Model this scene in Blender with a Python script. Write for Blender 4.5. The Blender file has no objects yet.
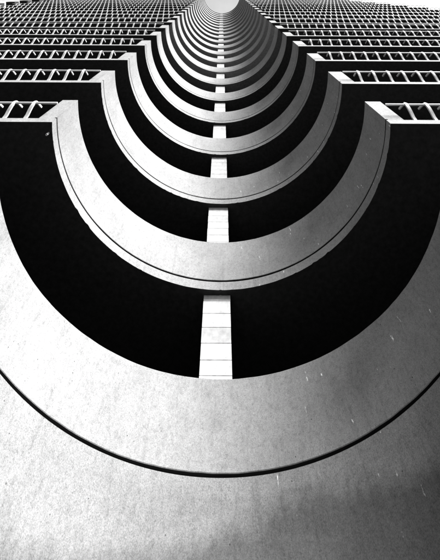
import bpy, bmesh, math, random
from mathutils import Vector, noise
random.seed(7)
S = bpy.context.scene
C = S.collection
R, B, D = 4.19, 4.20, 3.58          # niche half width, niche depth, distance of the wing fronts
DEEP = 3.4                          # depth of the open galleries behind the parapets
GROUND = -1.6
NLEV = 22
Z = [None, 4.49, 7.535, 10.44, 13.385, 16.36]           # underside of each storey slab
while len(Z) < NLEV + 3: Z.append(Z[-1] + 3.0)
SLAB, JOINT, PAR = 0.20, 0.042, 1.37
COLX = -0.09

# ---------------------------------------------------------------- materials
def mat(name):
    m = bpy.data.materials.new(name); m.use_nodes = True
    nt = m.node_tree; b = nt.nodes['Principled BSDF']
    return m, nt, b
def N(nt, t, **kw):
    n = nt.nodes.new(t)
    for k, v in kw.items():
        if k in n.inputs: n.inputs[k].default_value = v
        else: setattr(n, k, v)
    return n
def ramp(nt, src, stops, interp='LINEAR'):
    r = nt.nodes.new('ShaderNodeValToRGB'); r.color_ramp.interpolation = interp
    e = r.color_ramp.elements
    while len(e) < len(stops): e.new(0.5)
    for el, (p, v) in zip(e, stops):
        el.position = p; el.color = (v, v, v, 1)
    nt.links.new(src, r.inputs['Fac']); return r.outputs['Color']
def mul(nt, a, b, f=1.0, mode='MULTIPLY'):
    m = nt.nodes.new('ShaderNodeMix'); m.data_type = 'RGBA'; m.blend_type = mode
    m.inputs[0].default_value = f
    for s, i in ((a, 6), (b, 7)):
        if isinstance(s, (int, float)): m.inputs[i].default_value = (s, s, s, 1)
        else: nt.links.new(s, m.inputs[i])
    return m.outputs[2]
def math_(nt, op, a, b=None, c=None):
    m = nt.nodes.new('ShaderNodeMath'); m.operation = op; m.use_clamp = False
    for i, s in enumerate((a, b, c)):
        if s is None: continue
        if isinstance(s, (int, float)): m.inputs[i].default_value = s
        else: nt.links.new(s, m.inputs[i])
    return m.outputs[0]
def mapped(nt, scale, loc=(0, 0, 0)):
    g = nt.nodes.new('ShaderNodeNewGeometry')
    mp = nt.nodes.new('ShaderNodeMapping'); mp.inputs['Scale'].default_value = scale
    mp.inputs['Location'].default_value = loc
    nt.links.new(g.outputs['Position'], mp.inputs['Vector']); return mp.outputs['Vector']
def noise_(nt, vec, scale, detail=3, rough=.55):
    n = N(nt, 'ShaderNodeTexNoise', Scale=scale, Detail=detail, Roughness=rough)
    nt.links.new(vec, n.inputs['Vector']); return n.outputs['Fac']

def concrete(name, base, grime=0.0):
    m, nt, b = mat(name)
    w = mapped(nt, (1, 1, 1))
    col = ramp(nt, noise_(nt, w, 0.8, 5, .6), [(.3, base*.86), (.7, base*1.08)])
    grain = noise_(nt, w, 80, 3, .85)
    col = mul(nt, col, ramp(nt, grain, [(.30, .46), (.47, .97), (.70, 1.36)]))
    col = mul(nt, col, ramp(nt, noise_(nt, w, 17, 5, .7), [(.30, .74), (.48, 1.0), (.72, 1.12)]))
    col = mul(nt, col, ramp(nt, noise_(nt, w, 3.1, 6, .72), [(.30, .84), (.5, 1.0), (.72, 1.08)]))
    # rain streaks running down the face
    st = noise_(nt, mapped(nt, (5, 5, .35)), 2.2, 5, .65)
    col = mul(nt, col, ramp(nt, st, [(.27, .80), (.44, 1.0), (1, 1.04)]))
    # pitting
    vo = N(nt, 'ShaderNodeTexVoronoi', Scale=7.0); nt.links.new(w, vo.inputs['Vector'])
    pit = ramp(nt, vo.outputs['Distance'], [(.045, .25), (.075, 1.0)])
    pm = ramp(nt, noise_(nt, w, 2.3, 3), [(.46, 1), (.52, 0)])
    col = mul(nt, col, mul(nt, pit, pm, 1.0, 'LIGHTEN'))
    # pale scuffs and paint chips
    sc = N(nt, 'ShaderNodeTexVoronoi', Scale=1.0)
    wn = N(nt, 'ShaderNodeTexNoise', Scale=4.0, Detail=3.0); nt.links.new(w, wn.inputs['Vector'])
    wv = nt.nodes.new('ShaderNodeVectorMath'); wv.operation = 'MULTIPLY_ADD'; wv.inputs[1].default_value = (.9, .9, .9)
    nt.links.new(wn.outputs['Color'], wv.inputs[0]); nt.links.new(mapped(nt, (7.5, 7.5, 1.9), (3, 1, 2)), wv.inputs[2])
    nt.links.new(wv.outputs[0], sc.inputs['Vector'])
    d = ramp(nt, sc.outputs['Distance'], [(.06, 1), (.10, 0)])
    keep = ramp(nt, noise_(nt, w, 1.3, 3), [(.38, 0), (.47, 1)])
    brk = ramp(nt, noise_(nt, w, 33, 4, .7), [(.44, 0), (.53, 1)])
    g0 = nt.nodes.new('ShaderNodeNewGeometry'); s0 = nt.nodes.new('ShaderNodeSeparateXYZ')
    nt.links.new(g0.outputs['Position'], s0.inputs[0])
    side = ramp(nt, math_(nt, 'MULTIPLY', s0.outputs['X'], .5), [(.15, 0), (.6, 1)])      # knocks on one side only
    msk = mul(nt, mul(nt, mul(nt, d, keep), brk), side)
    mx = nt.nodes.new('ShaderNodeMix'); mx.data_type = 'RGBA'
    nt.links.new(msk, mx.inputs[0]); nt.links.new(col, mx.inputs[6]); mx.inputs[7].default_value = (.85, .85, .85, 1)
    col = mx.outputs[2]
    if grime:
        g = nt.nodes.new('ShaderNodeNewGeometry'); s = nt.nodes.new('ShaderNodeSeparateXYZ')
        nt.links.new(g.outputs['Position'], s.inputs[0])
        x = math_(nt, 'MULTIPLY', math_(nt, 'ABSOLUTE', math_(nt, 'SUBTRACT', s.outputs['X'], 1.3)), -.46)
        t = math_(nt, 'ADD', math_(nt, 'ADD', math_(nt, 'MULTIPLY', math_(nt, 'SUBTRACT', 4.50, s.outputs['Z']), 2.2), x),
                  math_(nt, 'MULTIPLY', noise_(nt, w, 2.1, 6, .7), 1.3))
        gm = ramp(nt, t, [(.42, 1), (.8, .70), (1.3, .48)])
        col = mul(nt, col, mul(nt, gm, ramp(nt, noise_(nt, w, 60, 2, .8), [(.3, .72), (.65, 1.04)])), grime)
    nt.links.new(col, b.inputs['Base Color'])
    b.inputs['Roughness'].default_value = .85
    b.inputs['Specular IOR Level'].default_value = .25
    bp = N(nt, 'ShaderNodeBump', Strength=.2, Distance=.004)
    nt.links.new(noise_(nt, w, 40, 4, .7), bp.inputs['Height']); nt.links.new(bp.outputs[0], b.inputs['Normal'])
    return m
def plain(name, base, rough=.8, var=.25, scale=6, metal=0):
    m, nt, b = mat(name)
    w = mapped(nt, (1, 1, 1))
    nt.links.new(ramp(nt, noise_(nt, w, scale, 5, .65), [(.3, base*(1-var)), (.7, base*(1+var))]), b.inputs['Base Color'])
    b.inputs['Roughness'].default_value = rough; b.inputs['Metallic'].default_value = metal
    b.inputs['Specular IOR Level'].default_value = .2
    return m
M_CON = concrete('painted_concrete', .215)
M_BASE = concrete('weathered_concrete', .212, grime=1.0)
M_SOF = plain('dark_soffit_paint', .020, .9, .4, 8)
M_SOF2 = plain('pale_soffit', .21, .9, .25, 8)
M_SOF1 = plain('grey_soffit', .08, .9, .3, 8)
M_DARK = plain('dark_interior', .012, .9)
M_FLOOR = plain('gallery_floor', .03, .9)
M_SEAL = plain('joint_sealant', .015, .9)
M_METAL = plain('white_enamel', .5, .45, .1, 20)
M_ROOF = plain('roof_soffit_paint', .8, .9, .15, 1.5)
M_PAVE = plain('paving_asphalt', .05, .9, .3, 2)
M_BLOCK = plain('white_block', .42, .8, .2, 9)

_nt = M_BLOCK.node_tree; _b = _nt.nodes['Principled BSDF']; _c = _b.inputs['Base Color'].links[0].from_socket
_nt.links.new(mul(_nt, _c, ramp(_nt, noise_(_nt, mapped(_nt, (.05, .05, 3.6)), 1.0, 0), [(.35, .80), (.6, 1.05)])), _b.inputs['Base Color'])
# ---------------------------------------------------------------- mesh helpers
def obj(name, bm, mats, parent=None, angle=35):
    me = bpy.data.meshes.new(name)
    bmesh.ops.recalc_face_normals(bm, faces=bm.faces)
    bm.to_mesh(me); bm.free()
    for m in (mats if isinstance(mats, (list, tuple)) else [mats]): me.materials.append(m)
    for p in me.polygons: p.use_smooth = True
    me.set_sharp_from_angle(angle=math.radians(angle))
    o = bpy.data.objects.new(name, me); C.objects.link(o); o.parent = parent
    return o
def box(bm, x0, x1, y0, y1, z0, z1, mi=0):
    v = [bm.verts.new((x, y, z)) for x in (x0, x1) for y in (y0, y1) for z in (z0, z1)]
    for f in ((0,1,3,2), (4,6,7,5), (0,4,5,1), (2,3,7,6), (0,2,6,4), (1,5,7,3)):
        bm.faces.new([v[i] for i in f]).material_index = mi
def chamfer_box(bm, x0, x1, y0, y1, z0, z1, c=.012):
    b2 = bmesh.new(); box(b2, x0, x1, y0, y1, z0, z1)
    bmesh.ops.bevel(b2, geom=list(b2.edges), offset=c, segments=1, affect='EDGES')
    me = bpy.data.meshes.new('t'); b2.to_mesh(me); b2.free(); bm.from_mesh(me); bpy.data.meshes.remove(me)
NA = 288
def rad(k): return {0: 4.37, 1: 4.37, 2: 4.25}.get(k, R)
def arc(n=NA, r=R, b=B):
    out = []
    for i in range(n + 1):
        a = math.pi * i / n
        nx, ny = math.cos(a) / r, -math.sin(a) / b
        l = math.hypot(nx, ny)
        out.append((-r*math.cos(a), D + b*math.sin(a), nx/l, ny/l))
    return out
def sweep(bm, path, prof, mids, wob=None):
    """prof: closed loop of (depth behind face, height); mids: material of each profile edge"""
    rows = []
    for (x, y, nx, ny) in path:
        row = []
        for j, (t, z) in enumerate(prof):
            dt, dz = wob(x, y, j) if wob else (0, 0)
            row.append(bm.verts.new((x - nx*(t+dt), y - ny*(t+dt), z + dz)))
        rows.append(row)
    n = len(prof)
    for a, b_ in zip(rows, rows[1:]):
        for j in range(n):
            f = bm.faces.new((a[j], a[(j+1) % n], b_[(j+1) % n], b_[j])); f.material_index = mids[j]
    bm.faces.new(rows[0]); bm.faces.new(list(reversed(rows[-1])))
def strip_slab(bm, fr, bk, z0, z1, seed=0):
    """slab between two matching outlines: front edge and back edge"""
    g = [[bm.verts.new((x, y, z)) for x, y in P] for P in (fr, bk) for z in (z0, z1)]
    f0, f1, b0, b1 = g
    for v in f0[2:-2]:                                  # worn lower edge
        c = v.co; q = Vector((c.x, c.y, seed))
        chip = max(0, noise.noise(q*9) - .25) * .05
        v.co.z += (.005*noise.noise(q*3) + chip) if seed else 0
    for i in range(len(fr)-1):
        for q, mi in (((f0[i], f0[i+1], f1[i+1], f1[i]), 0), ((f0[i], b0[i], b0[i+1], f0[i+1]), 3 if 0 < i < len(fr)-2 else 1),
                      ((f1[i], f1[i+1], b1[i+1], b1[i]), 2), ((b0[i], b1[i], b1[i+1], b0[i+1]), 2)):
            bm.faces.new(q).material_index = mi
    for i in (0, -1): bm.faces.new((f0[i], f1[i], b1[i], b0[i])).material_index = 0
def rw(k): return 28.6 if k <= 12 else max(22.5, 28.6 - .85*(k-12))
def lw(k): return 28.6
def outline(k):
    front = [(-lw(k), D)] + [(x, y) for x, y, nx, ny in arc(r=rad(k))] + [(rw(k), D)]
    ri, rb = rad(k) + DEEP, B + DEEP
    a0 = math.asin(DEEP / rb)
    inner = [(-ri*math.cos(t), D + rb*math.sin(t)) for t in [a0 + (math.pi-2*a0)*i/NA for i in range(NA+1)]]
    if k == 1:          # the lowest slab stands behind the top of the base wall
        front = [(-lw(k), D+.046)] + [(x - nx*.046, y - ny*.046) for x, y, nx, ny in arc(r=rad(k))] + [(rw(k), D+.046)]
    back = [(-lw(k), D+DEEP)] + inner + [(rw(k), D+DEEP)]
    return front, back

# ---------------------------------------------------------------- the tower
T = bpy.data.objects.new('apartment_tower', None); C.objects.link(T); T.location = (0, 0, 0)
T['label'] = 'tall concrete apartment tower with stacked U-shaped parapets curving round a deep niche'
T['category'] = 'building'

# lower wall of the niche down to the ground
bm = bmesh.new()
path = [(-28.6, D, 0, -1)] + [(-rad(1), D, 1, -1)] + arc(r=rad(1))[1:-1] + [(rad(1), D, -1, -1)] + [(28.6, D, 0, -1)]
sweep(bm, path, [(.007, GROUND-.3), (.007, Z[1]-.035), (.002, Z[1]-.004), (0, Z[1]+.03), (0, Z[1]+SLAB), (.045, Z[1]+SLAB), (.045, Z[1]-.1), (.4, Z[1]-.1), (.4, GROUND-.3)], [0]*9)
obj('base_wall', bm, M_BASE, T, 25)

for k in range(1, NLEV + 1):
    z = Z[k]
    front, back = outline(k)
    bm = bmesh.new()
    strip_slab(bm, front, back, z, z + SLAB, k*7.7 if k > 1 else 0)
    obj('floor_slab', bm, [M_CON, M_SOF, M_FLOOR, M_SOF2 if k >= 8 else M_SOF1 if k == 7 else M_SOF], T, 30)  # niche soffits step from dark to pale over the upper floors
    # curved parapet above a dark open joint
    sd = k * 17.3
    def wob(x, y, j, sd=sd):
        a = .008 * noise.noise(Vector((x*.7, y*.7, sd)))
        b_ = (.006*noise.noise(Vector((x*1.1, y*1.1, sd+5))) + .004*noise.noise(Vector((x*5, y*5, sd+9)))) if j in (0, 1, 2, 3) else 0
        return (a if j < 4 else 0, b_)
    bm = bmesh.new()
    zj, zt = z + SLAB + JOINT, z + PAR
    prof = [(.006, zj), (0, zj+.008), (0, zt-.014), (.014, zt), (.12, zt), (.12, z+SLAB+.001), (.055, z+SLAB+.001), (.055, zj)]
    sweep(bm, arc(r=rad(k)), prof, [0, 0, 0, 0, 0, 1, 1, 1], wob)
    obj('curved_parapet', bm, [M_CON, M_SEAL], T, 30)
    for s in (-1, 1):
        bm = bmesh.new()
        x0, x1 = sorted((s*(rad(k)+.1215), s*(R+.52)))
        box(bm, x0, x1, D+.001, D+.12, z+SLAB+.0015, zt)
        obj('corner_panel', bm, M_CON, T)

# block pier at the back of the niche
bm = bmesh.new()
hw, yf = .33, D + B + .135
zz = GROUND; secs = []
while zz < Z[NLEV+1]:
    nx_ = zz + .275 + random.uniform(-.03, .03)
    secs += [(zz+.006, 0, random.uniform(-.004, .004)), (nx_-.006, 0, None), (nx_, .014, 0)]
    zz = nx_
rows = []; last = 0
for (h, ins, dx) in secs:
    if dx is None: dx = last
    last = dx
    rows.append([bm.verts.new(p) for p in ((COLX-hw+ins+dx, yf+ins, h), (COLX+hw-ins+dx, yf+ins, h), (COLX+hw-ins+dx, yf+.5, h), (COLX-hw+ins+dx, yf+.5, h))])
for a, b_ in zip(rows, rows[1:]):
    for j in range(4): bm.faces.new((a[j], a[(j+1) % 4], b_[(j+1) % 4], b_[j]))
obj('pier', bm, M_BLOCK, T, 20)

# back wall of the galleries
front, back = outline(1)
bm = bmesh.new()
pb = [(x, y) for x, y in back]
v0 = [bm.verts.new((x, y, GROUND-.3)) for x, y in pb]; v1 = [bm.verts.new((x, y, Z[NLEV+1])) for x, y in pb]
w0 = [bm.verts.new((x, y+.25, GROUND-.3)) for x, y in pb]; w1 = [bm.verts.new((x, y+.25, Z[NLEV+1])) for x, y in pb]
for i in range(len(pb)-1):
    bm.faces.new((v0[i], v0[i+1], v1[i+1], v1[i])); bm.faces.new((w0[i], w1[i], w1[i+1], w0[i+1]))
    bm.faces.new((v1[i], v1[i+1], w1[i+1], w1[i]))
for i in (0, len(pb)-1): bm.faces.new((v0[i], v1[i], w1[i], w0[i]))
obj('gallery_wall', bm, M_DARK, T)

# roof slab, open over the niche
bm = bmesh.new(); zr = Z[NLEV+1]
front, back = outline(NLEV+1)
strip_slab(bm, front, back, zr, zr + .3, 0)
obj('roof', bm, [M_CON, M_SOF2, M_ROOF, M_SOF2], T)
# unseen walls added to stop sun leaking through the wing galleries
for s in (-1, 1):
    bm = bmesh.new()
    x0, x1 = sorted((s*(R+2.0), s*(R+2.2))); box(bm, x0, x1, D+1.2, D+DEEP-.02, GROUND-.3, Z[NLEV+1]-.02)
    obj('sun_block_wall', bm, M_DARK, T)
# end walls of the wings
for s, h in ((-1, Z[NLEV+1]), (1, Z[12]+PAR)):
    bm = bmesh.new()
    x0, x1 = sorted((s*28.602, s*28.85)); box(bm, x0, x1, D+.4, D+DEEP+.3, GROUND-.3, h)
    obj('end_wall', bm, M_CON, T)
# small balconies standing out from the end of the wing
for k in range(13, 19):
    bm = bmesh.new(); z = Z[k] + 1.1
    box(bm, -32.0, -30.7, D-.2, D+.75, z, z+.9)
    box(bm, -30.7, -28.852, D+.42, D+.6, z+.3, z+.5)
    obj('end_balcony', bm, M_SOF if False else M_FLOOR, T)

# ---------------------------------------------------------------- railings: bellied posts and one rail
PROF = [(0, -.004), (-.05, .10), (-.135, .19), (-.21, .29), (-.265, .41), (-.262, .47), (-.20, .54), (-.08, .645), (.0, .715)]
def post_mesh(bm, x, z, w=.082, t=.045, PROF=PROF):
    rows = []
    n = len(PROF)
    for i, (y, h) in enumerate(PROF):
        a = PROF[max(0, i-1)]; c = PROF[min(n-1, i+1)]
        dy, dz = c[0]-a[0], c[1]-a[1]; l = math.hypot(dy, dz)
        ny, nz = dz/l, -dy/l                                    # across the bar
        ww = w * (1 if i < 5 else .45)
        rows.append([bm.verts.new((x + sx*ww/2, D + .024 + y + st*ny*t/2, z + h + st*nz*t/2)) for sx, st in ((-1,-1), (1,-1), (1,1), (-1,1))])
    for a, b_ in zip(rows, rows[1:]):
        for j in range(4): bm.faces.new((a[j], a[(j+1) % 4], b_[(j+1) % 4], b_[j]))
    bm.faces.new(rows[0]); bm.faces.new(rows[-1][::-1])
bm = bmesh.new(); post_mesh(bm, 0, 0)
P0 = obj('post', bm, M_METAL, None)
rest = bmesh.new(); first = True; single = 0
SP = .545
for k in range(1, NLEV + 1):
    zs = Z[k] + SLAB
    for s in (-1, 1):
        W = lw(k) if s < 0 else rw(k)
        bm = bmesh.new()
        x0, x1 = sorted((s*(R+.26), s*W))
        chamfer_box(bm, x0, x1, D-.248, D-.20, zs+.385, zs+.432, .008)
        r = obj('railing', bm, M_METAL, T)
        off = .36 if s < 0 else .30
        x = R + .52 + off
        while x < W - .1:
            px = 300*x/(zs+.2)
            if 2 <= k <= 6 and px < 222:
                if first: p = P0; first = False
                else: p = P0.copy(); C.objects.link(p)
                p.parent = r; p.location = (s*x, 0, zs); single += 1
                p.rotation_euler = (random.uniform(-.02, .02), 0, random.uniform(-.02, .02)) if False else (0, 0, 0)
            else:
                post_mesh(rest, s*x, zs, PROF=PROF if k < 7 else PROF[:6])
            x += SP
print('single posts', single)
ro = obj('railing_posts', rest, M_METAL, T); ro['kind'] = 'stuff'

# drain outlet under the slab by the niche corner
bm = bmesh.new()
bmesh.ops.create_cone(bm, cap_ends=True, segments=16, radius1=.028, radius2=.028, depth=.09)
bmesh.ops.translate(bm, verts=bm.verts, vec=(-4.34, D+.28, Z[2]-.04))
obj('drain_outlet', bm, M_METAL, T)

# ---------------------------------------------------------------- ground
bm = bmesh.new()
box(bm, -400, 400, -400, 400, GROUND-.4, GROUND)
g = obj('ground', bm, M_PAVE); g['kind'] = 'structure'

# ---------------------------------------------------------------- light
AZ, EL = math.radians(47), math.radians(38)      # azimuth measured from +X towards -Y
sd = Vector((math.cos(AZ)*math.cos(EL), -math.sin(AZ)*math.cos(EL), math.sin(EL)))
sun = bpy.data.objects.new('sun', bpy.data.lights.new('sun', 'SUN')); C.objects.link(sun)
sun.data.energy = 5.0; sun.data.angle = math.radians(26); sun.data.color = (1, 1, 1)
sun.rotation_euler = (-sd).to_track_quat('-Z', 'Y').to_euler()
w = bpy.data.worlds.new('World'); S.world = w; w.use_nodes = True
nt = w.node_tree; bg = nt.nodes['Background']
sk = nt.nodes.new('ShaderNodeTexSky'); sk.sky_type = 'NISHITA'; sk.sun_disc = False
sk.sun_elevation = EL; sk.sun_rotation = math.atan2(sd.x, sd.y); sk.dust_density = 1.5
sep = nt.nodes.new('ShaderNodeSeparateColor')       # black and white film behind a red filter
nt.links.new(sk.outputs[0], sep.inputs[0])
# bank of bright cloud standing over and behind the tower
tc = nt.nodes.new('ShaderNodeTexCoord'); sx = nt.nodes.new('ShaderNodeSeparateXYZ')
nt.links.new(tc.outputs['Generated'], sx.inputs[0])
cl = noise_(nt, tc.outputs['Generated'], 3.2, 6, .6)
cm = ramp(nt, math_(nt, 'ADD', sx.outputs['Y'], math_(nt, 'MULTIPLY', math_(nt, 'SUBTRACT', cl, .5), .25)), [(0, 0), (.06, 1)])
cm2 = ramp(nt, cl, [(.3, .75), (.6, 1)])
cm2 = mul(nt, cm2, ramp(nt, sx.outputs['Z'], [(.975, 1), (.992, .6)]))     # greyer cloud base overhead
mixc = mul(nt, sep.outputs['Red'], math_(nt, 'MULTIPLY', cm2, 7.5), 1.0, 'MIX')
nt.links.new(cm, mixc.node.inputs[0]); nt.links.new(mixc, bg.inputs['Color'])
bg.inputs['Strength'].default_value = .05

# ---------------------------------------------------------------- camera: straight up, frame shifted towards the niche
cd = bpy.data.cameras.new('camera'); cam = bpy.data.objects.new('camera', cd); C.objects.link(cam)
cd.sensor_fit = 'HORIZONTAL'; cd.sensor_width = 36; cd.lens = 36*300/440
cd.clip_start = .05; cd.clip_end = 4000
cam.location = (0, 0, 0)
cam.rotation_euler = (math.pi, 0, math.radians(-.27)) # view axis +Z, image down = +Y
cd.shift_x = -2.0/440; cd.shift_y = -299.7/440
S.camera = cam
S.view_settings.view_transform = 'Standard'; S.view_settings.look = 'None'
S.view_settings.exposure = 1.72; S.view_settings.gamma = 1; S.view_settings.use_curve_mapping = False
S.cycles.max_bounces = 8; S.cycles.diffuse_bounces = 5
